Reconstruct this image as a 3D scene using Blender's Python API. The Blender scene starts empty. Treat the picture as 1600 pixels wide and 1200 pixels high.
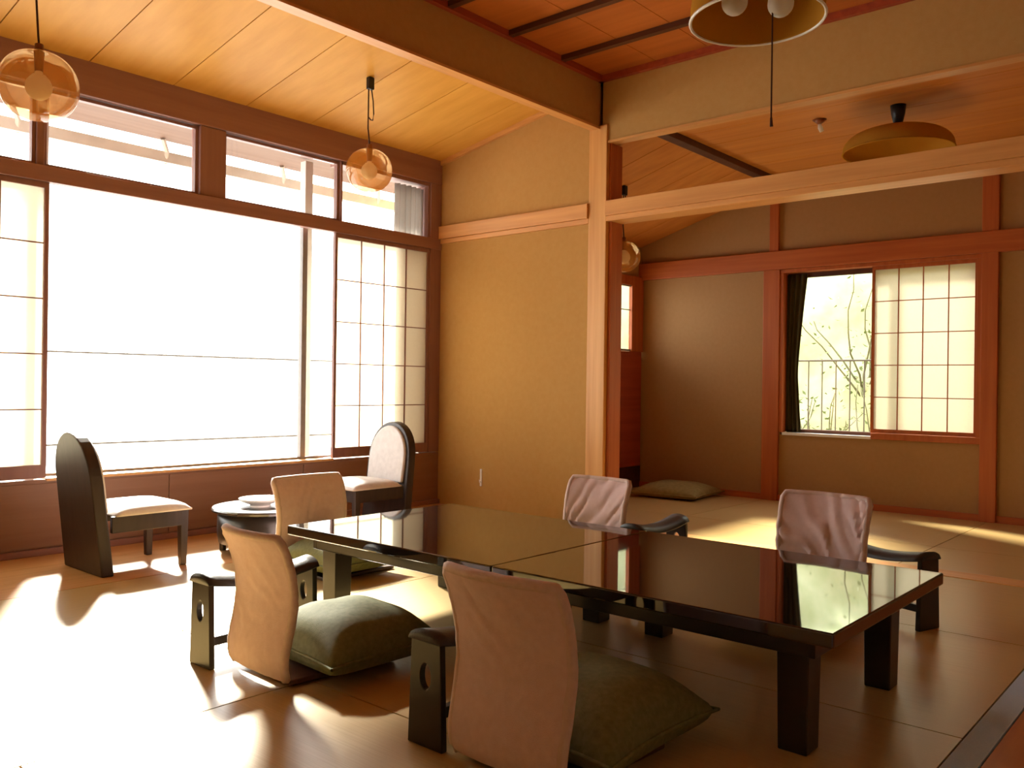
import bpy, bmesh, math, random
from mathutils import Vector, Matrix, noise
random.seed(7)
sc = bpy.context.scene
COL = sc.collection
PI = math.pi

# ------------------------------------------------------------------ materials
def nt(name):
    m = bpy.data.materials.new(name); m.use_nodes = True
    t = m.node_tree; t.nodes.clear()
    o = t.nodes.new('ShaderNodeOutputMaterial')
    return m, t, o

def lin(r, g, b):
    f = lambda c: c/12.92 if c <= .04045 else ((c+.055)/1.055)**2.4
    return (f(r/255), f(g/255), f(b/255), 1)

def surf(name, c1, c2, rough=.6, scale=(6, 6, 6), bump=.1, bscale=80, spec=.4, detail=4, ior=None):
    """two-tone noise material; scale stretches the noise for grain or weave"""
    m, t, o = nt(name)
    p = t.nodes.new('ShaderNodeBsdfPrincipled')
    tc = t.nodes.new('ShaderNodeTexCoord'); mp = t.nodes.new('ShaderNodeMapping')
    mp.inputs['Scale'].default_value = scale
    n = t.nodes.new('ShaderNodeTexNoise'); n.inputs['Scale'].default_value = 1; n.inputs['Detail'].default_value = detail
    cr = t.nodes.new('ShaderNodeValToRGB')
    cr.color_ramp.elements[0].color = c1; cr.color_ramp.elements[1].color = c2
    cr.color_ramp.elements[0].position = .3; cr.color_ramp.elements[1].position = .7
    L = t.links.new
    L(tc.outputs['Object'], mp.inputs['Vector']); L(mp.outputs[0], n.inputs['Vector'])
    L(n.outputs['Fac'], cr.inputs[0]); L(cr.outputs[0], p.inputs['Base Color'])
    p.inputs['Roughness'].default_value = rough
    p.inputs['Specular IOR Level'].default_value = spec
    if ior: p.inputs['IOR'].default_value = ior
    if bump:
        n2 = t.nodes.new('ShaderNodeTexNoise'); n2.inputs['Scale'].default_value = bscale
        L(tc.outputs['Object'], n2.inputs['Vector'])
        b = t.nodes.new('ShaderNodeBump'); b.inputs['Strength'].default_value = bump; b.inputs['Distance'].default_value = .004
        L(n2.outputs['Fac'], b.inputs['Height']); L(b.outputs[0], p.inputs['Normal'])
    L(p.outputs[0], o.inputs[0])
    return m

def wood(name, c1, c2, axis='y', rough=.5, bump=.05, fine=1.0, spec=.4):
    s = {'x': (1.2, 26, 26), 'y': (26, 1.2, 26), 'z': (26, 26, 1.2)}[axis]
    return surf(name, c1, c2, rough, tuple(k*fine for k in s), bump, 60, spec, 6)

M = {}
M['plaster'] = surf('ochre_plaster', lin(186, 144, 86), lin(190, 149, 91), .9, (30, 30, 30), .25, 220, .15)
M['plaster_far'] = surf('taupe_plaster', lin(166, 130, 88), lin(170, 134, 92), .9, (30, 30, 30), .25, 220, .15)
M['cream_wall'] = surf('cream_plaster', lin(222, 204, 170), lin(226, 208, 174), .9, (30, 30, 30), .25, 220, .15)
M['post'] = wood('pale_cypress_z', lin(208, 152, 88), lin(228, 176, 110), 'z', .42)
M['rail_y'] = wood('pale_cypress_y', lin(202, 142, 80), lin(224, 166, 100), 'y', .42)
M['rail_x'] = wood('pale_cypress_x', lin(202, 142, 80), lin(224, 166, 100), 'x', .42)
M['red_y'] = wood('red_cedar_y', lin(166, 84, 36), lin(186, 102, 48), 'y', .5)
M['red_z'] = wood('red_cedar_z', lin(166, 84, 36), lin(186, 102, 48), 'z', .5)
M['red_x'] = wood('red_cedar_x', lin(150, 62, 36), lin(170, 76, 44), 'x', .5)
M['dark_x'] = wood('brown_flare_x', lin(142, 100, 90), lin(154, 112, 100), 'x', .5)  # brown wood, base greyed towards mauve to carry the lens flare haze
M['dark_z'] = wood('brown_flare_z', lin(138, 98, 88), lin(150, 108, 98), 'z', .5)  # upright-grain version, flare haze mixed into the brown as well
M['wainscot'] = wood('wainscot_wood', lin(140, 102, 80), lin(150, 112, 90), 'x', .55)
M['board_slope'] = wood('ceiling_board_pale', lin(216, 158, 66), lin(230, 176, 84), 'y', .5, fine=.5)
M['board_main'] = wood('ceiling_board_red', lin(170, 92, 34), lin(190, 108, 44), 'y', .55, fine=.5)
M['board_far'] = wood('ceiling_board_amber', lin(190, 116, 48), lin(208, 136, 62), 'y', .5, fine=.5)
M['batten'] = wood('dark_batten', lin(70, 36, 18), lin(88, 48, 26), 'y', .5)
M['tatami_x'] = surf('tatami_rush_x', lin(184, 154, 98), lin(198, 168, 112), .30, (3, 260, 3), .08, 300, .75, 2)
M['tatami_y'] = surf('tatami_rush_y', lin(180, 148, 92), lin(192, 162, 106), .30, (260, 3, 3), .08, 300, .75, 2)
M['gap'] = surf('dark_gap', lin(52, 36, 20), lin(60, 42, 24), .9, bump=0)
M['heri'] = surf('grey_border_cloth', lin(176, 204, 240), lin(188, 214, 246), .8, (300, 300, 300), .2, 400, .2)
M['floorboard'] = wood('orange_floorboard', lin(184, 112, 54), lin(200, 128, 66), 'x', .35)
M['engawa'] = wood('engawa_board', lin(190, 138, 84), lin(204, 154, 98), 'x', .35)
M['lacquer'] = surf('black_lacquer', (.010, .008, .007, 1), (.014, .011, .009, 1), .035, (4, 4, 4), 0, 1, .5, ior=1.9)
M['lacquer_dull'] = surf('black_satin_lacquer', (.016, .013, .011, 1), (.024, .019, .015, 1), .3, (8, 8, 8), .04, 60, .5)
M['satin'] = surf('satin_black_top', (.02, .018, .018, 1), (.03, .026, .025, 1), .22, (8, 8, 8), .02, 60, .6, ior=1.8)
M['blackwood'] = surf('ebonised_wood', lin(46, 36, 34), lin(60, 47, 44), .42, (30, 30, 3), .05, 60, .45, 5)
M['leather'] = surf('black_leather', (.02, .018, .018, 1), (.03, .026, .025, 1), .42, (30, 30, 30), .3, 240, .5)
M['mauve'] = surf('mauve_slipcover', lin(216, 190, 190), lin(222, 198, 198), .85, (50, 50, 50), .25, 500, .2)
M['piping'] = surf('mauve_piping', lin(206, 184, 178), lin(216, 194, 188), .8, (60, 60, 60), .2, 500, .2)
M['shell'] = surf('bentwood_shell', lin(66, 40, 26), lin(84, 54, 36), .4, (30, 3, 30), .05, 60, .4)
M['zabuton'] = surf('moss_green_zabuton', lin(98, 103, 62), lin(118, 121, 78), .7, (60, 60, 60), .35, 400, .3)
M['zabuton_far'] = surf('olive_tan_zabuton', lin(136, 120, 70), lin(154, 136, 84), .7, (30, 30, 30), .3, 300, .3)
M['white_cloth'] = surf('white_upholstery', lin(214, 208, 206), lin(226, 220, 218), .8, (30, 30, 30), .3, 300, .2)
M['white'] = surf('white_ceramic', lin(232, 230, 226), lin(240, 238, 234), .25, (10, 10, 10), 0, 1, .5)
M['alu'] = surf('grey_aluminium', lin(128, 120, 116), lin(140, 132, 128), .4, (10, 10, 10), 0, 1, .5)
M['ext_grey'] = surf('weathered_grey', lin(190, 184, 180), lin(206, 200, 196), .7, (8, 8, 8), 0, 1, .3)
M['soffit'] = wood('soffit_board', lin(104, 80, 70), lin(116, 92, 82), 'x', .7)
M['black'] = surf('black_plastic', (.008, .007, .006, 1), (.012, .010, .009, 1), .4, (10, 10, 10), 0, 1, .4)
M['cord'] = surf('brown_cord', lin(60, 30, 16), lin(76, 40, 22), .6, (200, 200, 200), 0, 1, .3)
M['brass'] = surf('aged_socket', lin(120, 66, 34), lin(140, 82, 44), .4, (10, 10, 10), 0, 1, .5)
M['curtain'] = surf('grey_curtain', lin(150, 142, 138), lin(166, 158, 154), .9, (60, 60, 6), .2, 300, .1)
M['curtain_olive'] = surf('olive_curtain', lin(62, 56, 34), lin(78, 70, 44), .9, (60, 60, 6), .2, 300, .1)
M['bark'] = surf('bark', lin(84, 86, 64), lin(104, 104, 80), .9, (20, 20, 20), .3, 80, .1)
M['leaf'] = surf('leaf_green', lin(84, 100, 58), lin(108, 122, 80), .7, (9, 9, 9), 0, 1, .3)
M['hill'] = surf('pale_green_slope', lin(154, 164, 124), lin(178, 182, 150), .95, (5, 5, 5), 0, 1, .1, 8)
M['deck'] = surf('pale_deck', lin(190, 180, 165), lin(204, 194, 178), .8, (10, 10, 10), 0, 1, .2)
M['rail_metal'] = surf('dark_metal', lin(66, 62, 58), lin(78, 74, 70), .5, (10, 10, 10), 0, 1, .4)

def paper(name, c, trans=.75):
    m, t, o = nt(name)
    d = t.nodes.new('ShaderNodeBsdfDiffuse'); tr = t.nodes.new('ShaderNodeBsdfTranslucent'); mx = t.nodes.new('ShaderNodeMixShader')
    n = t.nodes.new('ShaderNodeTexNoise'); n.inputs['Scale'].default_value = 60
    tc = t.nodes.new('ShaderNodeTexCoord'); t.links.new(tc.outputs['Object'], n.inputs['Vector'])
    cr = t.nodes.new('ShaderNodeValToRGB')
    cr.color_ramp.elements[0].color = tuple(k*.94 for k in c[:3])+(1,); cr.color_ramp.elements[1].color = c
    t.links.new(n.outputs['Fac'], cr.inputs[0])
    t.links.new(cr.outputs[0], d.inputs[0]); t.links.new(cr.outputs[0], tr.inputs[0])
    mx.inputs[0].default_value = trans
    t.links.new(d.outputs[0], mx.inputs[1]); t.links.new(tr.outputs[0], mx.inputs[2]); t.links.new(mx.outputs[0], o.inputs[0])
    return m
M['paper'] = paper('shoji_paper', (.86, .82, .72, 1), .62)
M['shade'] = paper('olive_glass_shade', lin(200, 146, 56), .35)
M['curtain_sheer'] = paper('sheer_grey_curtain', (.62, .59, .56, 1), .55)
M['bulb'] = paper('frosted_bulb', (.9, .88, .82, 1), .5)

def pane(name, tint, gl=.06, rough=.0, diff=0.0, dcol=(1, 1, 1, 1)):
    m, t, o = nt(name)
    tr = t.nodes.new('ShaderNodeBsdfTransparent'); tr.inputs[0].default_value = tint
    g = t.nodes.new('ShaderNodeBsdfGlossy'); g.inputs['Roughness'].default_value = rough
    lw = t.nodes.new('ShaderNodeLayerWeight'); lw.inputs['Blend'].default_value = .25
    mu = t.nodes.new('ShaderNodeMath'); mu.operation = 'MULTIPLY_ADD'; mu.inputs[1].default_value = .5; mu.inputs[2].default_value = gl
    t.links.new(lw.outputs['Fresnel'], mu.inputs[0])
    mx = t.nodes.new('ShaderNodeMixShader')
    t.links.new(mu.outputs[0], mx.inputs[0]); t.links.new(tr.outputs[0], mx.inputs[1]); t.links.new(g.outputs[0], mx.inputs[2])
    last = mx
    if diff:
        d = t.nodes.new('ShaderNodeBsdfTranslucent'); d.inputs[0].default_value = dcol
        d2 = t.nodes.new('ShaderNodeBsdfDiffuse'); d2.inputs[0].default_value = dcol
        m1 = t.nodes.new('ShaderNodeMixShader'); m1.inputs[0].default_value = .5
        t.links.new(d.outputs[0], m1.inputs[1]); t.links.new(d2.outputs[0], m1.inputs[2])
        m2 = t.nodes.new('ShaderNodeMixShader'); m2.inputs[0].default_value = diff
        t.links.new(mx.outputs[0], m2.inputs[1]); t.links.new(m1.outputs[0], m2.inputs[2]); last = m2
    t.links.new(last.outputs[0], o.inputs[0])
    return m
M['glass'] = pane('window_glass', (.97, .98, .97, 1), .02)
M['amber'] = pane('amber_glass', (.97, .84, .60, 1), .06, .02, .26, lin(226, 150, 66))

# ------------------------------------------------------------------ mesh builder
class MB:
    def __init__(s): s.bm = bmesh.new()
    def quad8(s, p):
        v = [s.bm.verts.new(q) for q in p]
        for f in ((3, 2, 1, 0), (4, 5, 6, 7), (0, 1, 5, 4), (1, 2, 6, 5), (2, 3, 7, 6), (3, 0, 4, 7)):
            s.bm.faces.new([v[i] for i in f])
        return s
    def box(s, x0, x1, y0, y1, z0, z1):
        return s.quad8([(x0, y0, z0), (x1, y0, z0), (x1, y1, z0), (x0, y1, z0), (x0, y0, z1), (x1, y0, z1), (x1, y1, z1), (x0, y1, z1)])
    def tube(s, pts, r, n=10, cap=True):
        pts = [Vector(p) for p in pts]; rings = []
        if not isinstance(r, (list, tuple)): r = [r]*len(pts)
        for i, p in enumerate(pts):
            d = (pts[min(i+1, len(pts)-1)]-pts[max(i-1, 0)]).normalized()
            a = Vector((0, 0, 1)) if abs(d.z) < .9 else Vector((1, 0, 0))
            u = d.cross(a).normalized(); w = d.cross(u).normalized()
            rings.append([s.bm.verts.new(p+(u*math.cos(2*PI*k/n)+w*math.sin(2*PI*k/n))*r[i]) for k in range(n)])
        for a, b in zip(rings, rings[1:]):
            for k in range(n): s.bm.faces.new((a[k], a[(k+1) % n], b[(k+1) % n], b[k]))
        if cap:
            s.bm.faces.new(list(reversed(rings[0]))); s.bm.faces.new(rings[-1])
        return s
    def lathe(s, prof, n=40, c=(0, 0, 0)):
        rings = []
        for r, z in prof:
            if r < 1e-5: rings.append([s.bm.verts.new((c[0], c[1], c[2]+z))])
            else: rings.append([s.bm.verts.new((c[0]+r*math.cos(2*PI*k/n), c[1]+r*math.sin(2*PI*k/n), c[2]+z)) for k in range(n)])
        for a, b in zip(rings, rings[1:]):
            for k in range(n):
                k2 = (k+1) % n
                if len(a) == 1 and len(b) == 1: continue
                if len(a) == 1: s.bm.faces.new((a[0], b[k2], b[k]))
                elif len(b) == 1: s.bm.faces.new((a[k], a[k2], b[0]))
                else: s.bm.faces.new((a[k], a[k2], b[k2], b[k]))
        return s
    def grid(s, fn, nu, nv):
        V = [[s.bm.verts.new(fn(i/nu, j/nv)) for i in range(nu+1)] for j in range(nv+1)]
        for j in range(nv):
            for i in range(nu): s.bm.faces.new((V[j][i], V[j][i+1], V[j+1][i+1], V[j+1][i]))
        return s
    def prism(s, poly, fn, d0, d1):
        """extrude polygon poly (2-D) between depths d0,d1; fn(a,b,d)->xyz"""
        A = [s.bm.verts.new(fn(a, b, d0)) for a, b in poly]; B = [s.bm.verts.new(fn(a, b, d1)) for a, b in poly]
        n = len(poly)
        s.bm.faces.new(A); s.bm.faces.new(list(reversed(B)))
        for k in range(n): s.bm.faces.new((A[k], B[k], B[(k+1) % n], A[(k+1) % n]))
        return s
    def ring_prism(s, outer, inner, fn, d0, d1):
        n = len(outer)
        P = [[s.bm.verts.new(fn(a, b, d)) for a, b in q] for q in (outer, inner) for d in (d0, d1)]
        o0, o1, i0, i1 = P
        for k in range(n):
            j = (k+1) % n
            s.bm.faces.new((o0[k], o0[j], i0[j], i0[k])); s.bm.faces.new((o1[j], o1[k], i1[k], i1[j]))
            s.bm.faces.new((o0[j], o0[k], o1[k], o1[j])); s.bm.faces.new((i0[k], i0[j], i1[j], i1[k]))
        return s
    def build(s, name, mat, parent=None, bevel=0, smooth=False, solid=0, sub=0):
        bmesh.ops.remove_doubles(s.bm, verts=s.bm.verts, dist=1e-6)
        bmesh.ops.recalc_face_normals(s.bm, faces=s.bm.faces)
        me = bpy.data.meshes.new(name); s.bm.to_mesh(me); s.bm.free()
        me.materials.append(M[mat] if isinstance(mat, str) else mat)
        o = bpy.data.objects.new(name, me); COL.objects.link(o)
        if parent: o.parent = parent
        if smooth:
            for p in me.polygons: p.use_smooth = True
        if sub:
            q = o.modifiers.new('sub', 'SUBSURF'); q.levels = q.render_levels = sub
        if solid:
            q = o.modifiers.new('solid', 'SOLIDIFY'); q.thickness = solid; q.offset = 0
        if bevel:
            q = o.modifiers.new('bevel', 'BEVEL'); q.width = bevel; q.segments = 3; q.limit_method = 'ANGLE'; q.angle_limit = .7
            q.harden_normals = False
        return o

def tag(o, label, cat, group=None, kind=None):
    o['label'] = label; o['category'] = cat
    if group: o['group'] = group
    if kind: o['kind'] = kind
    return o
def struct(o, label=None, cat=None):
    o['kind'] = 'structure'
    if label: o['label'] = label
    if cat: o['category'] = cat
    return o
def thing(name, label, cat, loc, rz=0, group=None):
    o = bpy.data.objects.new(name, None); COL.objects.link(o); o.empty_display_size = .1
    o.location = loc; o.rotation_euler = (0, 0, rz)
    return tag(o, label, cat, group)
def copy_thing(root, loc, rz, label):
    r = root.copy(); COL.objects.link(r); r.location = loc; r.rotation_euler = (0, 0, rz); r['label'] = label
    for ch in list(root.children):
        c = ch.copy(); COL.objects.link(c); c.parent = r
        for g in list(ch.children):
            d = g.copy(); COL.objects.link(d); d.parent = c
    return r

# ------------------------------------------------------------------ camera
def setup_camera():
    c = (800., 600.); v1 = (1975., 616.); v2 = (-760., 580.)
    f = math.sqrt(-((v1[0]-c[0])*(v2[0]-c[0])+(v1[1]-c[1])*(v2[1]-c[1])))
    u = Vector((v1[0]-c[0], v1[1]-c[1], f)).normalized(); v = Vector((v2[0]-c[0], v2[1]-c[1], f)).normalized()
    w = u.cross(v).normalized(); v = w.cross(u)
    R = Matrix((u, v, w))                      # world <- camera (x right, y down, z forward)
    cx = R @ Vector((1, 0, 0)); cy = R @ Vector((0, -1, 0)); cz = R @ Vector((0, 0, -1))
    cam = bpy.data.cameras.new('camera'); o = bpy.data.objects.new('camera', cam); COL.objects.link(o)
    cam.sensor_fit = 'HORIZONTAL'; cam.sensor_width = 36; cam.lens = f*36/1600
    cam.clip_start = .02; cam.clip_end = 200
    m = Matrix((cx, cy, cz)).transposed().to_4x4(); m.translation = (0, 0, .95)
    o.matrix_world = m
    sc.camera = o
setup_camera()

# ------------------------------------------------------------------ the setting
def tatami_floor(name, mats, base):
    mb = MB(); mb.box(*base)
    root = struct(mb.build(name, 'gap'))
    for i, ax in ((0, 'tatami_x'), (1, 'tatami_y')):
        q = MB(); n = 0
        for (x0, x1, y0, y1, a) in mats:
            if a == i: q.box(x0+.003, x1-.003, y0+.003, y1-.003, -.05, 0); n += 1
        if n: q.build('mat_surface', ax, root)
        else: q.bm.free()
    return root
mats = []
for (x0, x1) in ((-.95, .82), (.82, 1.67), (1.67, 2.6), (2.6, 3.7), (3.7, 4.795)):
    mats.append((x0, x1, .61, 2.29, 1))
for (x0, x1) in ((-.95, 1.67), (1.67, 3.3), (3.3, 4.82)):
    mats.append((x0, x1, 2.29, 3.09, 0))
for (x0, x1) in ((-.95, .6), (.6, 2.3), (2.3, 4.82)):
    mats.append((x0, x1, 3.09, 4.06, 0))
fl = tatami_floor('floor', mats, (-1.1, 4.82, -1.5, 4.95, -.12, -.045))
MB().box(-.95, 4.795, .535, .607, -.05, .002).build('border_cloth', 'heri', fl)
q = MB()
for k in range(6): q.box(-.95, 4.795, .53-.33*(k+1)+.003, .53-.33*k, -.05, 0)
q.build('floor_boards', 'floorboard', fl)
q = MB()
for k in range(3): q.box(-.95, 4.82, 4.063+.295*k, 4.063+.295*(k+1)-.002, -.05, 0)
q.build('window_side_boards', 'engawa', fl)
mats = [(4.96, 5.66, 1.5, 3.2, 1), (4.96, 5.66, 3.2, 4.47, 1), (4.96, 5.66, -.6, 1.5, 1),
        (5.66, 7.0, 1.5, 2.35, 0), (5.66, 7.0, 2.35, 3.2, 0), (5.66, 7.0, 3.2, 4.47, 0), (5.66, 7.0, -.6, 1.5, 1)]
tatami_floor('floor', mats, (4.82, 7.1, -.7, 4.55, -.12, -.045))
struct(MB().box(4.80, 4.955, -.6, 3.35, -.05, .003).build('trim_1', 'rail_y'))       # threshold

# window wall
W = MB()
W.box(-1.1, 4.82, 4.95, 5.1, -.1, .405)
W.box(-1.1, .95, 4.95, 5.1, .405, 3.1)
W.box(-1.1, 4.95, 4.955, 5.1, 2.735, 3.3)
wl = struct(W.build('wall_window', 'wainscot'))
q = MB()
for x in (-.3, .66, 1.62, 2.58, 3.54): q.box(x, x+.954, 4.943, 4.952, .04, .385)
q.build('panel', 'wainscot', wl, bevel=.002)
struct(MB().box(-1.1, 4.82, 4.925, 4.95, 0, .035).build('baseboard_window', 'dark_x', bevel=.003))
struct(MB().box(1.885, 3.79, 4.942, 5.10, .396, .412).build('trim_2', 'post', bevel=.002))     # sill board
struct(MB().box(-1.1, 4.82, 4.94, 5.10, 2.52, 2.735).build('trim_3', 'dark_x', bevel=.006))  # lintel beam
struct(MB().box(.95, 4.82, 4.938, 4.995, 2.005, 2.09).build('trim_4', 'dark_x', bevel=.004))  # mid rail
struct(MB().box(4.705, 4.82, 4.945, 5.1, .41, 2.52).build('trim_5', 'dark_z', bevel=.004))    # jamb
# glazing
def window(name, x0, x1, z0, z1, y, fr, mats_, mull=(), stile=.03):
    q = MB()
    q.box(x0, x1, y-.02, y+.02, z0, z0+stile); q.box(x0, x1, y-.02, y+.02, z1-stile, z1)
    q.box(x0, x0+stile, y-.02, y+.02, z0+stile, z1-stile); q.box(x1-stile, x1, y-.02, y+.02, z0+stile, z1-stile)
    for (a, b) in mull: q.box(a, b, y-.021, y+.021, z0+stile, z1-stile)
    w = struct(q.build(name, fr, bevel=.002))
    MB().box(x0+stile, x1-stile, y-.003, y+.003, z0+stile, z1-stile).build('pane', 'glass', w)
    return w
window('window_1', .96, 4.705, .413, 2.05, 5.07, 'alu', None, ((1.83, 1.87), (3.585, 3.625)), .012)
window('window_2', 2.93, 3.835, 2.09, 2.515, 5.0, 'dark_z', None, (), .018)
window('window_3', 1.86, 2.755, 2.09, 2.515, 5.0, 'dark_z', None, (), .018)
window('window_4', .96, 1.82, 2.09, 2.515, 5.0, 'dark_z', None, (), .018)
q = MB(); q.box(3.84, 4.705, 4.98, 5.0, 2.09, 2.10); q.box(3.84, 4.705, 4.96, 5.09, 2.495, 2.52); q.box(4.685, 4.705, 4.96, 5.0, 2.09, 2.5); q.box(3.835, 3.85, 4.96, 5.0, 2.09, 2.52)
w5 = struct(q.build('window_5', 'dark_z'))
MB().box(3.85, 4.685, 5.085, 5.089, 2.05, 2.5).build('pane', 'glass', w5)
struct(MB().box(2.755, 2.93, 4.95, 5.06, 2.09, 2.52).build('trim_6', 'dark_z', bevel=.006))
struct(MB().box(1.82, 1.86, 4.96, 5.06, 2.09, 2.52).build('trim_7', 'dark_z', bevel=.004))

# middle wall with its post
struct(MB().box(4.82, 4.9, 3.46, 5.0, -.1, 3.2).build('wall_middle', 'plaster'))
struct(MB().box(4.803, 4.968, 3.352, 3.498, -.02, 2.71).build('trim_8', 'post', bevel=.004))
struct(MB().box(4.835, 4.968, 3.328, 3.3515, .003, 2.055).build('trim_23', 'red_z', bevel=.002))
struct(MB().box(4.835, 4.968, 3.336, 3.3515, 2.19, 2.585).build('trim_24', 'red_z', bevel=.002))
q = MB(); q.box(4.787, 4.83, 3.498, 4.945, 2.09, 2.19); q.box(4.803, 4.83, 3.498, 4.945, 2.055, 2.09)
struct(q.build('trim_9', 'rail_y', bevel=.003))
q = MB(); q.box(4.787, 4.97, -.6, 3.352, 2.09, 2.19); q.box(4.803, 4.968, -.6, 3.352, 2.055, 2.09)
struct(q.build('trim_10', 'rail_y', bevel=.003))
struct(MB().box(4.82, 4.885, -.6, 3.40, 2.60, 3.2).build('wall_transom', 'plaster'))
struct(MB().box(4.812, 4.893, -.6, 3.352, 2.585, 2.60).build('trim_11', 'rail_y'))
# deep drop wall across the room
struct(MB().box(-1.1, 4.82, 3.42, 3.475, 2.70, 3.2).build('wall_drop', 'plaster'))
struct(MB().box(-1.1, 4.82, 3.41, 3.485, 2.685, 2.70).build('trim_12', 'rail_x'))
# sloped ceiling of the window bay
def zs(y): return 2.718+.19*(4.905-y)
q = MB(); g = MB()
xs = [-1.1]+[2.08+.491*k for k in range(-5, 6)]; xs = [x for x in xs if x < 4.8]+[4.84]
for a, b in zip(xs, xs[1:]):
    y0, y1 = 3.45, 4.96
    q.quad8([(a+.003, y0, zs(y0)), (b-.003, y0, zs(y0)), (b-.003, y1, zs(y1)), (a+.003, y1, zs(y1)),
             (a+.003, y0, zs(y0)+.012), (b-.003, y0, zs(y0)+.012), (b-.003, y1, zs(y1)+.012), (a+.003, y1, zs(y1)+.012)])
g.quad8([(-1.1, 3.45, zs(3.45)+.014), (4.9, 3.45, zs(3.45)+.014), (4.9, 4.96, zs(4.96)+.014), (-1.1, 4.96, zs(4.96)+.014),
         (-1.1, 3.45, zs(3.45)+.05), (4.9, 3.45, zs(3.45)+.05), (4.9, 4.96, zs(4.96)+.05), (-1.1, 4.96, zs(4.96)+.05)])
cs = struct(g.build('ceiling', 'gap')); q.build('boards', 'board_slope', cs)
q = MB(); a, b = 4.795, 4.825
q.quad8([(a, 3.48, zs(3.48)-.035), (b, 3.48, zs(3.48)-.035), (b, 4.945, zs(4.945)-.035), (a, 4.945, zs(4.945)-.035),
         (a, 3.48, zs(3.48)), (b, 3.48, zs(3.48)), (b, 4.945, zs(4.945)), (a, 4.945, zs(4.945))])
struct(q.build('trim_13', 'rail_y'))
# flat main ceiling
q = MB(); xs = [-1.1]+[3.85+.505*k for k in range(-9, 2)]+[4.82]
xs = sorted(x for x in xs if -1.1 <= x <= 4.82)
ys = [-1.5]+[2.97-.37*k for k in range(12, -1, -1)]+[3.42]; ys = sorted(y for y in ys if y >= -1.5)
for a, b in zip(xs, xs[1:]):
    for c, d in zip(ys, ys[1:]): q.box(a, b, c+.002, d-.002, 3.04, 3.052)
cm = struct(MB().box(-1.1, 4.82, -1.5, 3.42, 3.054, 3.09).build('ceiling', 'gap')); q.build('boards', 'board_main', cm)
for x in xs[1:-1]: MB().box(x-.02, x+.02, -1.5, 3.42, 3.008, 3.04).build('batten', 'batten', cm)
q = MB(); q.box(-1.1, 4.82, 3.385, 3.42, 3.0, 3.04); q.box(4.785, 4.82, -1.5, 3.42, 3.0, 3.04)
struct(q.build('trim_14', 'red_x'))
# walls behind the camera
struct(MB().box(-1.2, -.95, -1.6, 5.1, -.1, 3.2).build('wall_left', 'cream_wall'))
struct(MB().box(-1.2, 7.2, -1.75, -1.5, -.1, 3.2).build('wall_near', 'cream_wall'))
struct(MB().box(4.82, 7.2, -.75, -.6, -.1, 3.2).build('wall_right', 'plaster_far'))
struct(MB().box(4.82, 4.9, -1.6, -.6, -.1, 3.2).build('wall_corner', 'plaster'))
# roof keeps the sky out
struct(MB().box(-1.3, 7.3, -1.8, 5.1, 3.2, 3.3).build('roof', 'gap'))

# far room
X = 7.0
q = MB()
q.box(X, X+.12, -.7, 1.555, -.1, 3.2); q.box(X, X+.12, 3.08, 4.6, -.1, 3.2)
q.box(X, X+.12, 1.555, 3.08, -.1, .556); q.box(X, X+.12, 1.555, 3.08, 1.94, 3.2)
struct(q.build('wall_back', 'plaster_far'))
q = MB(); Yl = 4.47
q.box(4.9, 5.35, Yl, Yl+.12, -.1, 3.2); q.box(6.98, 7.1, Yl, Yl+.12, -.1, 3.2)
q.box(5.35, 6.98, Yl, Yl+.12, -.1, 1.24); q.box(5.35, 6.98, Yl, Yl+.12, 1.97, 3.2)
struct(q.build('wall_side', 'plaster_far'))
pn = struct(MB().box(5.2, 6.975, Yl-.03, Yl, .2, 1.27).build('trim_15', 'red_x', bevel=.004))
struct(MB().box(4.95, 6.99, Yl-.02, Yl, 0, .2).build('baseboard_side', 'batten'))
q = MB(); q.box(5.27, 6.80, Yl-.035, Yl, 1.885, 1.97); q.box(5.27, 5.35, Yl-.035, Yl, 1.27, 1.885); q.box(6.80, 6.99, Yl-.035, Yl, 1.27, 1.97)
struct(q.build('trim_16', 'red_z', bevel=.003))
q = MB(); q.box(5.35, 6.8, Yl-.02, Yl, 1.272, 1.29); q.box(5.35, 6.8, Yl-.02, Yl, 1.872, 1.885); q.box(5.35, 6.8, Yl-.015, Yl, 1.652, 1.659)
for x in (5.35, 6.06): q.box(x, x+.025, Yl-.02, Yl, 1.29, 1.872)
w6 = struct(q.build('window_6', 'alu')); MB().box(5.375, 6.8, Yl-.009, Yl-.006, 1.29, 1.872).build('pane', 'glass', w6)
struct(MB().box(X-.045, X, -.6, Yl, 1.945, 2.10).build('trim_17', 'red_y', bevel=.004))
q = MB(); q.box(X-.03, X, 3.085, 3.23, 0, 1.945); q.box(X-.03, X, 3.10, 3.18, 2.10, 2.70)
struct(q.build('trim_18', 'red_z', bevel=.004))
q = MB(); q.box(X-.035, X, 1.445, 1.555, 0, 2.70)
struct(q.build('trim_19', 'red_z', bevel=.004))
struct(MB().box(X-.02, X, -.6, 4.46, 0, .05).build('baseboard_back', 'red_y'))
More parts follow.
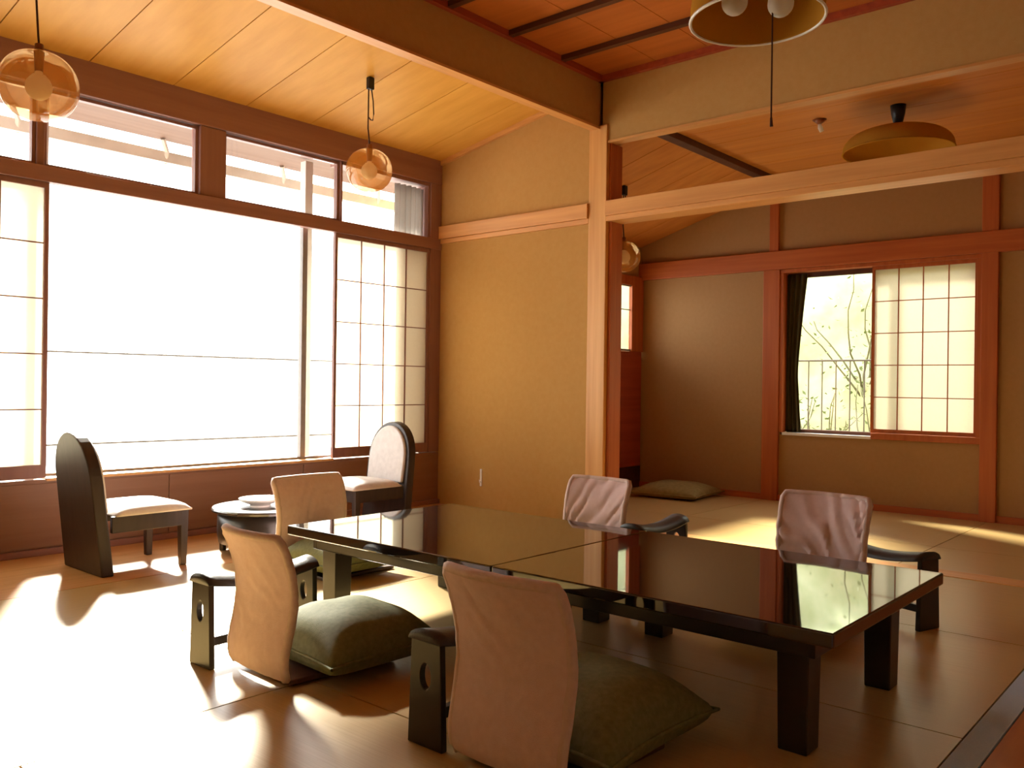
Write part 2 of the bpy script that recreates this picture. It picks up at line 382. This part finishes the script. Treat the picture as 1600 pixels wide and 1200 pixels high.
# far window: frame, sash, sill
q = MB(); q.box(X-.02, X+.1, 1.556, 1.585, .606, 1.914); q.box(X-.02, X+.1, 3.055, 3.084, .579, 1.914); q.box(X-.02, X+.1, 1.556, 3.084, 1.915, 1.944); q.box(X-.02, X+.1, 1.556, 2.329, .557, .605)
struct(q.build('trim_20', 'red_z', bevel=.003))
struct(MB().box(X-.015, X+.115, 2.33, 3.055, .556, .578).build('trim_21', 'white'))
q = MB(); xg = X+.09
q.box(xg-.015, xg+.015, 1.585, 3.055, .578, .605); q.box(xg-.015, xg+.015, 1.585, 3.055, 1.875, 1.915)
for y in (1.585, 2.29, 3.03): q.box(xg-.015, xg+.015, y, y+.03, .605, 1.875)
w7 = struct(q.build('window_7', 'batten')); MB().box(xg-.002, xg+.002, 1.615, 3.03, .605, 1.875).build('pane', 'glass', w7)
# far ceilings
q = MB(); y0 = 3.075
ys2 = [-.6, 5]
xs = [4.89, 5.28, 5.6, 5.95, 6.3, 6.65, 7.0]
for a, b in zip(xs, xs[1:]): q.box(a+.003, b-.003, -.6, y0, 2.68, 2.692)
zf = lambda y: 2.262+.30*(4.47-y)
for a, b in zip(xs, xs[1:]):
    q.quad8([(a+.003, y0, zf(y0)), (b-.003, y0, zf(y0)), (b-.003, 4.49, zf(4.49)), (a+.003, 4.49, zf(4.49)),
             (a+.003, y0, zf(y0)+.012), (b-.003, y0, zf(y0)+.012), (b-.003, 4.49, zf(4.49)+.012), (a+.003, 4.49, zf(4.49)+.012)])
cf = struct(MB().box(4.885, 7.05, -.65, 4.5, 2.70, 2.73).build('ceiling', 'gap')); q.build('boards', 'board_far', cf)
struct(MB().box(4.89, 7.0, 3.035, 3.115, 2.635, 2.685).build('trim_22', 'batten', bevel=.004))

# ------------------------------------------------------------------ shoji
def shoji(name, label, w, h, cols, rows, loc, rz, bot=.07, top=.03, side=.022, group=None, fm='dark_z'):
    """panel standing in its local XZ plane, origin at its foot"""
    r = thing(name, label, 'sliding screen', loc, rz, group)
    q = MB(); t = .012
    q.box(0, w, -t, t, 0, bot); q.box(0, w, -t, t, h-top, h); q.box(0, side, -t, t, bot, h-top); q.box(w-side, w, -t, t, bot, h-top)
    q.build('frame', fm, r, bevel=.0015)
    q = MB(); x0, x1, z0, z1 = side, w-side, bot, h-top
    for k in range(1, cols): x = x0+(x1-x0)*k/cols; q.box(x-.0035, x+.0035, -.009, .001, z0, z1)
    for k in range(1, rows): z = z0+(z1-z0)*k/rows; q.box(x0, x1, -.008, .000, z-.0035, z+.0035)
    q.build('lattice', fm, r)
    MB().box(x0, x1, .002, .0035, z0, z1).build('paper', 'paper', r)
    return r
shoji('shoji_screen', 'white paper screen between the open window and the tan wall', .915, 1.59, 4, 5, (3.79, 4.966, .414), 0, group=None)
shoji('shoji_screen', 'white paper screen behind the chair whose dark curved back is turned to us', .915, 1.59, 4, 5, (.97, 4.966, .414), 0)
shoji('shoji_screen', 'paper screen covering half of the small window in the back room', .755, 1.31, 4, 5, (X+.02, 2.34, .607), -PI/2, bot=.03, top=.03, side=.02, fm='red_z')

# ------------------------------------------------------------------ curtains
def curtain(name, label, fn, z0, z1, mat, loc):
    q = MB(); q.grid(fn, 60, 20)
    o = q.build(name, mat, None, smooth=True, solid=.003); o.location = loc
    return tag(o, label, 'curtain')
curtain('curtain', 'grey curtain gathered beside the paper screen next to the tan wall',
        lambda u, v: (u*.295, .018*math.sin(u*PI*11)+.004*math.sin(u*25+v*4), v*2.06), 0, 1, 'curtain_sheer', (4.40, 5.03, .42))
def far_c(u, v):
    pinch = 1-.55*math.exp(-((v-.45)/.28)**2)
    wd = .10+.075*max(0, (v-.4)/.6)**1.2+.03*max(0, (.35-v)/.35)
    return (.012*math.sin(u*PI*7), -u*wd, v*1.32)
curtain('curtain', 'dark olive curtain drawn to the side of the small back window', far_c, 0, 1, 'curtain_olive', (X+.055, 3.052, .582))

# ------------------------------------------------------------------ low tables
TZ = .36
def low_table(label, x0, x1, y0, y1):
    cx, cy = (x0+x1)/2, (y0+y1)/2; hx, hy = (x1-x0)/2, (y1-y0)/2
    r = thing('low_table', label, 'table', (cx, cy, 0), 0, 'low black lacquer tables pushed together')
    MB().box(-hx, hx, -hy, hy, TZ-.038, TZ).build('tabletop', 'lacquer', r, bevel=.005)
    q = MB(); a = .075; b = .02
    q.box(-hx+a, hx-a, -hy+a, -hy+a+b, TZ-.095, TZ-.038); q.box(-hx+a, hx-a, hy-a-b, hy-a, TZ-.095, TZ-.038)
    q.box(-hx+a, -hx+a+b, -hy+a+b, hy-a-b, TZ-.095, TZ-.038); q.box(hx-a-b, hx-a, -hy+a+b, hy-a-b, TZ-.095, TZ-.038)
    q.build('apron', 'lacquer_dull', r, bevel=.002)
    for sx in (-1, 1):
        for sy in (-1, 1):
            px, py = sx*(hx-.145), sy*(hy-.145); s = .044
            MB().quad8([(px-s*.9, py-s*.9, 0), (px+s*.9, py-s*.9, 0), (px+s*.9, py+s*.9, 0), (px-s*.9, py+s*.9, 0),
                        (px-s, py-s, TZ-.038), (px+s, py-s, TZ-.038), (px+s, py+s, TZ-.038), (px-s, py+s, TZ-.038)]).build('leg', 'lacquer_dull', r, bevel=.004)
    return r
low_table('glossy black low table mirroring the small back window in its top', 2.085, 3.03, .775, 1.888)
low_table('glossy black low table mirroring the big window and paper screen', 2.085, 3.03, 1.891, 3.02)

# ------------------------------------------------------------------ legless chairs
PROF = [(.030, -.012), (.06, -.026), (.10, -.028), (.15, -.020), (.20, -.010), (.26, -.004), (.32, -.008), (.38, -.022), (.44, -.044), (.49, -.070)]
def prof(t, ztop):
    z = .03+t*(ztop-.03); zz = .03+t*.46
    for (a, b), (c, d) in zip(PROF, PROF[1:]):
        if zz <= c+1e-9:
            k = (zz-a)/(c-a); k2 = k
            return z, b+(d-b)*k2
    return z, PROF[-1][1]
def back_fn(hw, ztop, seed, amp=.0026, r=.011, off=0.0, grow=0.0):
    rnd = random.Random(seed); ph = [rnd.uniform(0, 6) for _ in range(6)]; sg = rnd.choice((-1, 1))
    def fn(u, v):
        a = u*2-1; z, x = prof(v, ztop)
        d = (1-v)*(ztop-.03); w = hw*(.94+.06*v)
        if d < r: w -= r-math.sqrt(max(0, r*r-(r-d)**2))
        d2 = v*(ztop-.03)
        if d2 < r*.7: w -= (r*.7-math.sqrt(max(0, (r*.7)**2-(r*.7-d2)**2)))
        x += .024*a*a*(.3+.7*v)
        s = a*sg*1.1+v*2.1+.35*a*a
        nz = noise.noise(Vector((a*1.7+seed, v*2.3, seed*.37))); s += .55*nz; am = amp*(.35+1.5*abs(noise.noise(Vector((a*1.3, v*1.9, seed*1.7)))))
        x += am*math.sin(s*11+ph[0]+1.6*math.sin(v*4+ph[1]))*(1-abs(a))**.4+am*.6*math.sin(s*23+ph[2])*max(0, math.sin(v*PI))
        return (x+off, a*w, z)
    return fn
def zaisu(label, loc, rz, ztop=.50, hw=.19, seed=1, amp=.0022):
    r = thing('legless_chair', label, 'floor chair', loc, rz, 'legless chairs around the low tables')
    fn = back_fn(hw, ztop, seed, amp)
    MB().grid(fn, 28, 36).build('backrest', 'mauve', r, smooth=True, solid=.024, bevel=.006)
    pts = []
    for k in range(25): pts.append(fn(0, k/24))
    for k in range(1, 25): pts.append(fn(k/24, 1))
    for k in range(23, -1, -1): pts.append(fn(1, k/24))
    MB().tube(pts, .0145, 8).build('edge_piping', 'piping', r, smooth=True)
    q = MB(); q.grid(lambda u, v: (.01+v*.40, (u*2-1)*(hw-.015+.02*v), .014+.004*math.cos(v*PI)), 8, 16)
    q.build('seat', 'shell', r, smooth=True, solid=.016, bevel=.004)
    return r
zaisu('mauve legless chair seen from behind, between the tall-backed window chair and the tables', (1.575, 2.41, 0), -.03, .47, .164, 3)
zaisu('large mauve legless chair seen from behind, hiding the seam of the two tables', (1.575, 1.36, 0), 0, .495, .180, 11)
zaisu('mauve legless chair alone at the window end of the tables', (2.745, 3.76, 0), -PI/2, .447, .21, 5)
zaisu('pale mauve legless chair facing us across the tables, against the pale wooden post', (3.50, 2.485, 0), PI, .482, .175, 21, .006)
zaisu('pale mauve creased legless chair facing us across the tables, below the small back window', (3.53, 1.37, 0), PI-.03, .503, .182, 17, .009)

# ------------------------------------------------------------------ cushions
def pillow_fn(h, hz, seedp):
    def f(sgn):
        def fn(u, v):
            a, b = u*2-1, v*2-1
            ax = a*(1-.10*(1-abs(b)**2)*abs(a)**3); bx = b*(1-.10*(1-abs(a)**2)*abs(b)**3)
            e = max(0, (1-abs(a)**2.6))**.55*max(0, (1-abs(b)**2.6))**.55
            z = hz*.32+(hz*.68*e if sgn > 0 else -hz*.30*e**.4)
            z += .004*e*math.sin(a*7+seedp)*math.sin(b*5+seedp*2) if sgn > 0 else 0
            return (ax*h, bx*h, z)
        return fn
    return f
def zabuton(label, loc, rz, h=.235, hz=.13, mat='zabuton', group='green floor cushions on the legless chairs', seedp=1.):
    r = thing('floor_cushion', label, 'cushion', loc, rz, group)
    f = pillow_fn(h, hz, seedp)
    q = MB(); q.grid(f(1), 30, 30); q.grid(f(-1), 30, 30)
    q.build('cover', mat, r, smooth=True)
    pts = []
    for k in range(41):
        t = k/40*4; s = int(t) % 4; u = t-int(t)
        uv = [(u, 0), (1, u), (1-u, 1), (0, 1-u)][s]
        p = f(1)(*uv); pts.append((p[0]*1.005, p[1]*1.005, p[2]))
    MB().tube(pts, .005, 6, False).build('seam_piping', mat, r, smooth=True)
    return r
zabuton('plump moss green cushion lit by the sun, on the chair nearer the window chairs', (1.86, 2.33, .025), -.04, .232, .185, seedp=1.)
zabuton('dark green cushion on the big chair that hides the table seam', (1.88, 1.35, .025), .0, .25, .185, seedp=2.)
zabuton('green cushion on the lone legless chair at the window end of the tables', (2.72, 3.48, .025), 0, .23, .17, seedp=3.)
zabuton('green cushion across the tables on the chair against the pale post', (3.22, 2.50, .025), 0, .22, .14, seedp=4.)
zabuton('green cushion across the tables on the creased chair below the small window', (3.25, 1.375, .025), 0, .22, .14, seedp=5.)
zabuton('flat tan floor cushion lying alone on the matting of the back room', (6.62, 3.84, .0), .1, .31, .13, 'zabuton_far', None, 6.)

# ------------------------------------------------------------------ armrests
def armrest(label, loc, rz, L=.43):
    r = thing('armrest', label, 'armrest', loc, rz, 'low armrests beside the legless chairs')
    H = .31
    n = 24
    def outer():
        P = []
        for k in range(n):
            a = 2*PI*k/n; ca, sa = math.cos(a), math.sin(a)
            m = max(abs(ca), abs(sa)); x, y = ca/m, sa/m
            z = (y+1)/2*(H-.033); wd = .064-.010*(y+1)/2
            P.append((x*wd, z))
        return P
    hole = [(.020*math.cos(2*PI*k/n), .185+.034*math.sin(2*PI*k/n)) for k in range(n)]
    for x in (0, L-.02):
        MB().ring_prism(outer(), hole, lambda a, b, d: (d, a, b), x, x+.02).build('end_panel', 'lacquer_dull', r, bevel=.003)
    q = MB(); q.box(.02, L-.02, -.012, .012, .06, .09); q.build('stretcher', 'lacquer_dull', r, bevel=.002)
    q = MB()
    def top(u, v):
        a = u*2-1
        return (-.004+v*(L+.008), a*.062, H-.030+.030*(1-a*a)**.6-.026*math.sin(v*PI))
    def bot(u, v):
        a = u*2-1
        return (-.004+v*(L+.008), a*.062, H-.034-.026*math.sin(v*PI))
    q.grid(top, 16, 12); q.grid(bot, 16, 12)
    for k in range(16):
        for v in (0, 1):
            A, B, Cc, D = top(k/16, v), top((k+1)/16, v), bot((k+1)/16, v), bot(k/16, v)
            if (Vector(A)-Vector(D)).length < 1e-4 and (Vector(B)-Vector(Cc)).length < 1e-4: continue
            q.bm.faces.new([q.bm.verts.new(p) for p in (A, B, Cc, D)])
    for k in range(12):
        for u in (0, 1):
            q.bm.faces.new([q.bm.verts.new(p) for p in (top(u, k/12), top(u, (k+1)/12), bot(u, (k+1)/12), bot(u, k/12))])
    q.build('padded_top', 'leather', r, smooth=True)
    return r
arm = armrest('black armrest with a hole in its end, standing in the white sun patch', (1.50, 2.66, 0), 0)
copy_thing(arm, (1.565, 1.645, 0), 0, 'black armrest beside the large chair that hides the table seam')
copy_thing(arm, (3.42, 2.222, 0), 0, 'black armrest across the tables, between the two chairs that face us')
copy_thing(arm, (3.68, .99, 0), 1.25, 'black armrest past the table corner beside the creased chair')

# ------------------------------------------------------------------ window chairs
def window_chair(label, loc, rz):
    r = thing('window_chair', label, 'chair', loc, rz, 'low arch-backed chairs at the window')
    hw, top = .20, .69
    poly = [(-hw-.015, 0), (hw+.015, 0)]
    for k in range(21):
        a = PI*k/20; poly.append(((hw+.004)*math.cos(a), .44+(top-.44)*math.sin(a)**.9))
    lean = lambda z: -.11*max(0, z-.05)/.64
    MB().prism(poly, lambda a, b, d: (d+lean(b)*.75, a, b), -.03, .03).build('back_panel', 'blackwood', r, bevel=.008)
    p2 = [(-hw*.86, .30), (hw*.86, .30)]
    for k in range(21):
        a = PI*k/20; p2.append((hw*.88*math.cos(a), .44+(top-.465)*math.sin(a)**.9))
    MB().prism(p2, lambda a, b, d: (d+lean(b)*.75, a, b), .025, .05).build('back_cushion', 'white_cloth', r, bevel=.010)
    q = MB(); q.box(.02, .40, -hw-.005, -hw+.02, .205, .285); q.box(.02, .40, hw-.02, hw+.005, .205, .285); q.box(.385, .405, -hw+.02, hw-.02, .205, .285)
    q.build('seat_frame', 'blackwood', r, bevel=.004)
    def st(u, v):
        a, b = u*2-1, v*2-1
        e = max(0, 1-abs(a)**4)**.5*max(0, 1-abs(b)**4)**.5
        return (.235+a*.195, b*(hw+.008), .292+.042*e)
    def sb(u, v):
        a, b = u*2-1, v*2-1
        return (.235+a*.195, b*(hw+.008), .283)
    q = MB(); q.grid(st, 24, 24); q.grid(sb, 24, 24)
    for u in (0, 1):
        for k in range(24):
            q.bm.faces.new([q.bm.verts.new(p) for p in (st(u, k/24), st(u, (k+1)/24), sb(u, (k+1)/24), sb(u, k/24))])
            q.bm.faces.new([q.bm.verts.new(p) for p in (st(k/24, u), st((k+1)/24, u), sb((k+1)/24, u), sb(k/24, u))])
    q.build('seat_cushion', 'white_cloth', r, smooth=True)
    for s in (-1, 1):
        y = s*(hw-.016); x = .392; a, b = .022, .016
        MB().quad8([(x-b, y-b, 0), (x+b, y-b, 0), (x+b, y+b, 0), (x-b, y+b, 0), (x-a, y-a, .285), (x+a, y-a, .285), (x+a, y+a, .285), (x-a, y+a, .285)]).build('leg', 'blackwood', r, bevel=.004)
    return r
wc = window_chair('low dark chair whose tall arched wooden back is turned to us, by the window', (1.875, 4.385, 0), .0)
copy_thing(wc, (3.80, 4.40, 0), PI, 'low dark chair showing its pale arched back cushion, in front of the paper screen')

# side table and dish
t = thing('side_table', 'low round black side table between the two window chairs', 'table', (2.79, 4.23, 0))
MB().lathe([(0, .225), (.285, .225), (.30, .232), (.302, .242), (.296, .25), (0, .25)], 56).build('tabletop', 'satin', t, smooth=False)
MB().lathe([(.262, .06), (.27, .10), (.27, .225), (.25, .225), (.25, .06), (.262, .06)], 56).build('apron', 'lacquer_dull', t, smooth=True)
for k in range(4):
    a = PI/4+k*PI/2; x, y = .245*math.cos(a), .245*math.sin(a)
    MB().tube([(x, y, 0), (x, y, .22)], [.018, .024], 12).build('leg', 'lacquer_dull', t)
d = thing('dish', 'white shallow dish on the round side table', 'dish', (2.745, 4.235, .25))
MB().lathe([(0, .003), (.055, .003), (.055, .012), (.105, .03), (.118, .046), (.114, .048), (.10, .036), (.05, .02), (0, .018)], 40).build('bowl', 'white', d, smooth=True)
MB().lathe([(.05, 0), (.058, 0), (.056, .008), (.05, .008), (.05, 0)], 40).build('foot_ring', 'white', d)

# ------------------------------------------------------------------ lamps
def globe_lamp(label, x, y, zc, r, ztop):
    g = thing('globe_pendant', label, 'pendant lamp', (x, y, ztop), 0, 'amber glass globe pendants')
    b = zc-ztop
    rv = r*.92
    prof_ = [(.022, rv*.985)]
    for k in range(1, 29):
        a = PI/2-PI*k/28*.985
        cx = math.copysign(abs(math.cos(a))**.86, math.cos(a)); prof_.append((max(.004, r*cx), rv*math.sin(a)))
    MB().lathe(prof_, 40, (0, 0, b)).build('globe_shade', 'amber', g, smooth=True)
    MB().lathe([(0, rv+.03), (.016, rv+.03), (.02, rv), (.018, rv-.03), (.016, rv*.42), (0, rv*.42)], 16, (0, 0, b)).build('socket', 'brass', g)
    bp = [(.012, rv*.44)]
    for k in range(1, 17):
        a = PI/2-PI*k/16; bp.append((max(0, .05*math.cos(a))+(.008 if k < 3 else 0), -.0+.052*math.sin(a)-.005))
    MB().lathe(bp, 24, (0, 0, b)).build('bulb', 'bulb', g, smooth=True)
    MB().box(-.022, .022, -.016, .016, -.075, 0).build('ceiling_hook', 'black', g, bevel=.006)
    c = MB(); c.tube([(-.012, 0, -.06), (-.014, 0, b*.55), (-.004, 0, b+rv+.06), (0, 0, b+rv+.02)], .0045, 8)
    c.tube([(.008, 0, -.06), (.024, 0, -.14), (.03, 0, -.22), (.022, 0, -.262), (.006, 0, -.262), (-.010, 0, -.25)], .004, 8)
    c.build('cord', 'cord', g, smooth=True)
    return g
globe_lamp('amber glass globe pendant hanging above the round side table', 3.48, 4.22, 2.27, .143, zs(4.22))
globe_lamp('amber glass globe pendant above the tall arched dark chair back', 1.38, 3.75, 2.13, .15, zs(3.75))
globe_lamp('amber glass globe pendant in the back room, just past the pale wooden post', 5.577, 3.722, 1.941, .128, zf(3.722))

def dome(label, x, y, zrim, r, h, ztop, bulbs, cordlen, name='dome_pendant'):
    g = thing(name, label, 'pendant lamp', (x, y, ztop), 0)
    b = zrim-ztop
    P = []
    for k in range(25):
        a = PI/2*k/24; P.append((max(.02, r*math.sin(a)**.8 if k else .02), h*math.cos(a)**.9))
    P.append((r*1.0, -.012)); Q = [(max(.015, q-.006), z-.005) for q, z in reversed(P)]
    MB().lathe(P+[(r-.006, -.012)]+Q[1:], 48, (0, 0, b)).build('lamp_shade', 'shade', g, smooth=True)
    q = MB(); n = 48
    ring = [(r*math.cos(2*PI*k/n), r*math.sin(2*PI*k/n), b-.012) for k in range(n+1)]
    q.tube(ring, .0055, 8, False); q.build('rim', 'white' if cordlen else 'shade', g, smooth=True)
    MB().tube([(0, 0, b+h-.01), (0, 0, -.02)], .006, 8).build('cord', 'cord', g)
    MB().lathe([(0, 0), (.045, 0), (.04, -.05), (.025, -.115), (0, -.12)], 20).build('ceiling_rose', 'black', g, smooth=True)
    for (bx, by, bz) in bulbs:
        pr = [(.014, .075)]+[(max(0, .042*math.cos(PI/2-PI*k/14))+.002*(k < 14), .045*math.sin(PI/2-PI*k/14)) for k in range(2, 15)]
        MB().lathe(pr, 20, (bx, by, b+bz)).build('bulb', 'bulb', g, smooth=True)
    if cordlen:
        q = MB(); q.tube([(.045, -.035, b+h*.6), (.045, -.035, b-cordlen+.03)], .003, 8); q.tube([(.045, -.035, b-cordlen+.03), (.046, -.036, b-cordlen)], [.004, .006], 8)
        q.build('pull_cord', 'cord', g)
    return g
dome('olive glass dome pendant with two bulbs and a long pull cord, above the tables', 2.755, 1.312, 2.21, .222, .25, 3.04, ((-.045, .06, .05), (.065, -.055, .05)), .37)
dome('shallow olive pendant shade under the back room ceiling', 5.515, 1.70, 2.412, .315, .13, 2.68, (), 0)
s = thing('ceiling_spotlight', 'tiny bare bulb in a ceiling fitting of the back room', 'ceiling lamp', (5.50, 2.18, 2.68))
MB().lathe([(0, 0), (.045, 0), (.012, -.028), (0, -.028)], 20).build('base', 'brass', s, smooth=True)
MB().tube([(0, 0, -.028), (.004, -.004, -.05), (.012, -.012, -.075)], [.01, .016, .014], 12).build('bulb', 'bulb', s, smooth=True)

# wall mark by the window corner: slim hook plate
h = thing('wall_hook', 'slim white hook plate low on the tan wall', 'hook', (4.82, 4.48, .24))
MB().box(-.006, 0, -.010, .010, -.065, .065).build('plate', 'white', h, bevel=.002)
MB().tube([(-.004, 0, -.03), (-.018, 0, -.035), (-.02, 0, -.015)], .004, 8).build('peg', 'white', h)

# ------------------------------------------------------------------ outside
struct(MB().box(-1.2, 6.2, 5.1, 6.9, -.35, -.12).build('balcony', 'deck'))
r = thing('balcony_railing', 'thin metal railing crossing the bright white view of the big window', 'railing', (3.4, 6.6, -.12))
MB().tube([(-3.4, 0, 1.265), (2.6, 0, 1.265)], .008, 8).build('top_rail', 'rail_metal', r)
MB().tube([(-3.4, 0, .60), (2.6, 0, .575)], .009, 8).build('lower_rail', 'rail_metal', r)
for x in (-3.4, 2.6): MB().tube([(x, 0, 0), (x, 0, 1.27)], .02, 10).build('post', 'rail_metal', r)
for x, lb in ((3.895, 'grey veranda post outside, behind the hanging amber globe'), (2.02, 'grey veranda post outside, near the corner of the big window')):
    o = MB().box(-.034, .034, -.034, .034, -.12, 2.60).build('veranda_post', 'ext_grey', bevel=.004); o.location = (x, 5.45, 0)
    tag(o, lb, 'post')
ev = MB(); ev.quad8([(-1.2, 5.1, 2.66), (5.2, 5.1, 2.66), (5.2, 5.75, 2.60), (-1.2, 5.75, 2.60), (-1.2, 5.1, 2.76), (5.2, 5.1, 2.76), (5.2, 5.75, 2.70), (-1.2, 5.75, 2.70)])
struct(ev.build('eaves', 'soffit'))
gt = thing('rain_gutter', 'pale rain gutter under the eaves, seen through the upper panes', 'gutter', (2, 5.80, 2.6))
MB().prism([(-.045, -.07), (-.03, -.14), (.03, -.14), (.045, -.07), (.04, -.07), (.026, -.134), (-.026, -.134), (-.04, -.07)], lambda a, b, d: (d, a, b), -3.2, 3.2).build('trough', 'ext_grey', gt)
for k in range(7):
    x = -2.9+k*.95
    MB().tube([(x, -.09, .0), (x+.05, -.045, -.07), (x+.06, .0, -.142)], .018, 6).build('bracket', 'ext_grey', gt)

# garden outside the back window
rg = thing('garden_railing', 'thin garden railing outside the small back window', 'railing', (8.2, 2.6, -.3))
MB().tube([(0, -2.2, 1.515), (0, 2.2, 1.515)], .009, 8).build('top_rail', 'rail_metal', rg)
MB().tube([(0, -2.2, .85), (0, 2.2, .85)], .006, 8).build('lower_rail', 'rail_metal', rg)
for k in range(34):
    y = -2.18+k*.132
    MB().tube([(0, y, 0), (0, y, 1.515)], .0065, 6).build('baluster', 'rail_metal', rg)
def hill_xz(v):
    for (a, x0, z0), (b, x1, z1) in zip(HP, HP[1:]):
        if v <= b: k = (v-a)/(b-a); return x0+(x1-x0)*k, z0+(z1-z0)*k
    return HP[-1][1:]
HP = ((0, 7.3, -.3), (.15, 8.75, -.3), (.3, 9.1, .35), (.8, 9.9, 2.6), (.9, 10.6, 2.9), (1, 14, 3.1))
def hill(u, v):
    y = -6+u*16; x, z = hill_xz(v); m = min(1, max(0, (v-.12)*6))
    return (x+m*(.06*math.sin(y*2.7+v*21)+.05*math.sin(y*6.1-v*33)), y, z+m*.05*math.sin(y*4.3+v*17))
struct(MB().grid(hill, 140, 70).build('ground', 'hill', smooth=True))
def shrub(label, loc, seed, hgt):
    rnd = random.Random(seed)
    r = thing('garden_shrub', label, 'shrub', loc, 0, 'shrubs outside the small back window')
    st_ = MB(); lf = MB()
    for k in range(7):
        a = rnd.uniform(0, 6.28); p = Vector((0, 0, 0)); pts = [p.copy()]
        dv = Vector((.28*math.cos(a), .45*math.sin(a), 1)).normalized()
        n = 6
        for i in range(n):
            dv = (dv+Vector((rnd.uniform(-.25, .25), rnd.uniform(-.35, .35), rnd.uniform(-.1, .2)))).normalized()
            p = p+dv*hgt/n*rnd.uniform(.8, 1.15); pts.append(p.copy())
            for j in range(5):
                c = p+Vector((rnd.gauss(0, .08), rnd.gauss(0, .10), rnd.gauss(0, .07)))
                e = Vector((rnd.uniform(-1, 1), rnd.uniform(-1, 1), rnd.uniform(-.6, .6))).normalized(); s_ = rnd.uniform(.02, .04)
                f_ = e.cross(Vector((rnd.uniform(-1, 1), rnd.uniform(-1, 1), 1))).normalized()
                m_ = e.cross(f_)*s_*.15
                lf.bm.faces.new([lf.bm.verts.new(q) for q in (c-e*s_, c+f_*s_*.45+m_, c+e*s_, c-f_*s_*.45+m_)])
        st_.tube(pts, [.010*(1-.8*i/n)+.002 for i in range(n+1)], 6)
    st_.build('stem', 'bark', r, smooth=True); lf.build('foliage', 'leaf', r)
    return r
for i, (v, y, hh, lb) in enumerate(((.17, 3.62, 1.3, 'leafy shrub behind the garden railing, nearest the olive curtain'),
                                    (.42, 3.15, 1.5, 'leafy shrub high on the green bank, in the middle of the glass'),
                                    (.17, 2.72, 1.3, 'leafy shrub behind the garden railing, nearest the small paper screen'))):
    x, z = hill_xz(v)
    shrub(lb, (x-.08, y, z-.05), 20+i, hh)

# ------------------------------------------------------------------ light
w = bpy.data.worlds.new('sky'); sc.world = w; w.use_nodes = True
bg = w.node_tree.nodes['Background']; bg.inputs[0].default_value = (1.0, .98, .94, 1); bg.inputs[1].default_value = 6.0
def portal(loc, rot, sx, sy):
    l = bpy.data.lights.new('window_portal', 'AREA'); l.shape = 'RECTANGLE'; l.size = sx; l.size_y = sy
    l.cycles.is_portal = True
    o = bpy.data.objects.new('window_portal', l); COL.objects.link(o); o.location = loc; o.rotation_euler = rot
portal((2.83, 5.11, 1.47), (-PI/2, 0, 0), 3.8, 2.2)
portal((X+.13, 2.32, 1.25), (0, PI/2, 0), 1.5, 1.6)
portal((6.08, Yl+.13, 1.585), (-PI/2, 0, 0), 1.5, .64)
sl = bpy.data.lights.new('sun', 'SUN'); sl.energy = 34; sl.angle = math.radians(8); sl.color = (1, .94, .82)
so = bpy.data.objects.new('sun', sl); COL.objects.link(so)
so.rotation_euler = Vector((-.66, -1.43, -1)).to_track_quat('-Z', 'Y').to_euler()

sc.view_settings.view_transform = 'Standard'; sc.view_settings.look = 'None'
sc.view_settings.gamma = 1; sc.view_settings.exposure = .42
sc.view_settings.use_curve_mapping = False
sc.cycles.use_denoising = True
sc.cycles.max_bounces = 10; sc.cycles.diffuse_bounces = 6; sc.cycles.transparent_max_bounces = 16
sc.cycles.sample_clamp_indirect = 12
sc.cycles.caustics_reflective = False; sc.cycles.caustics_refractive = False
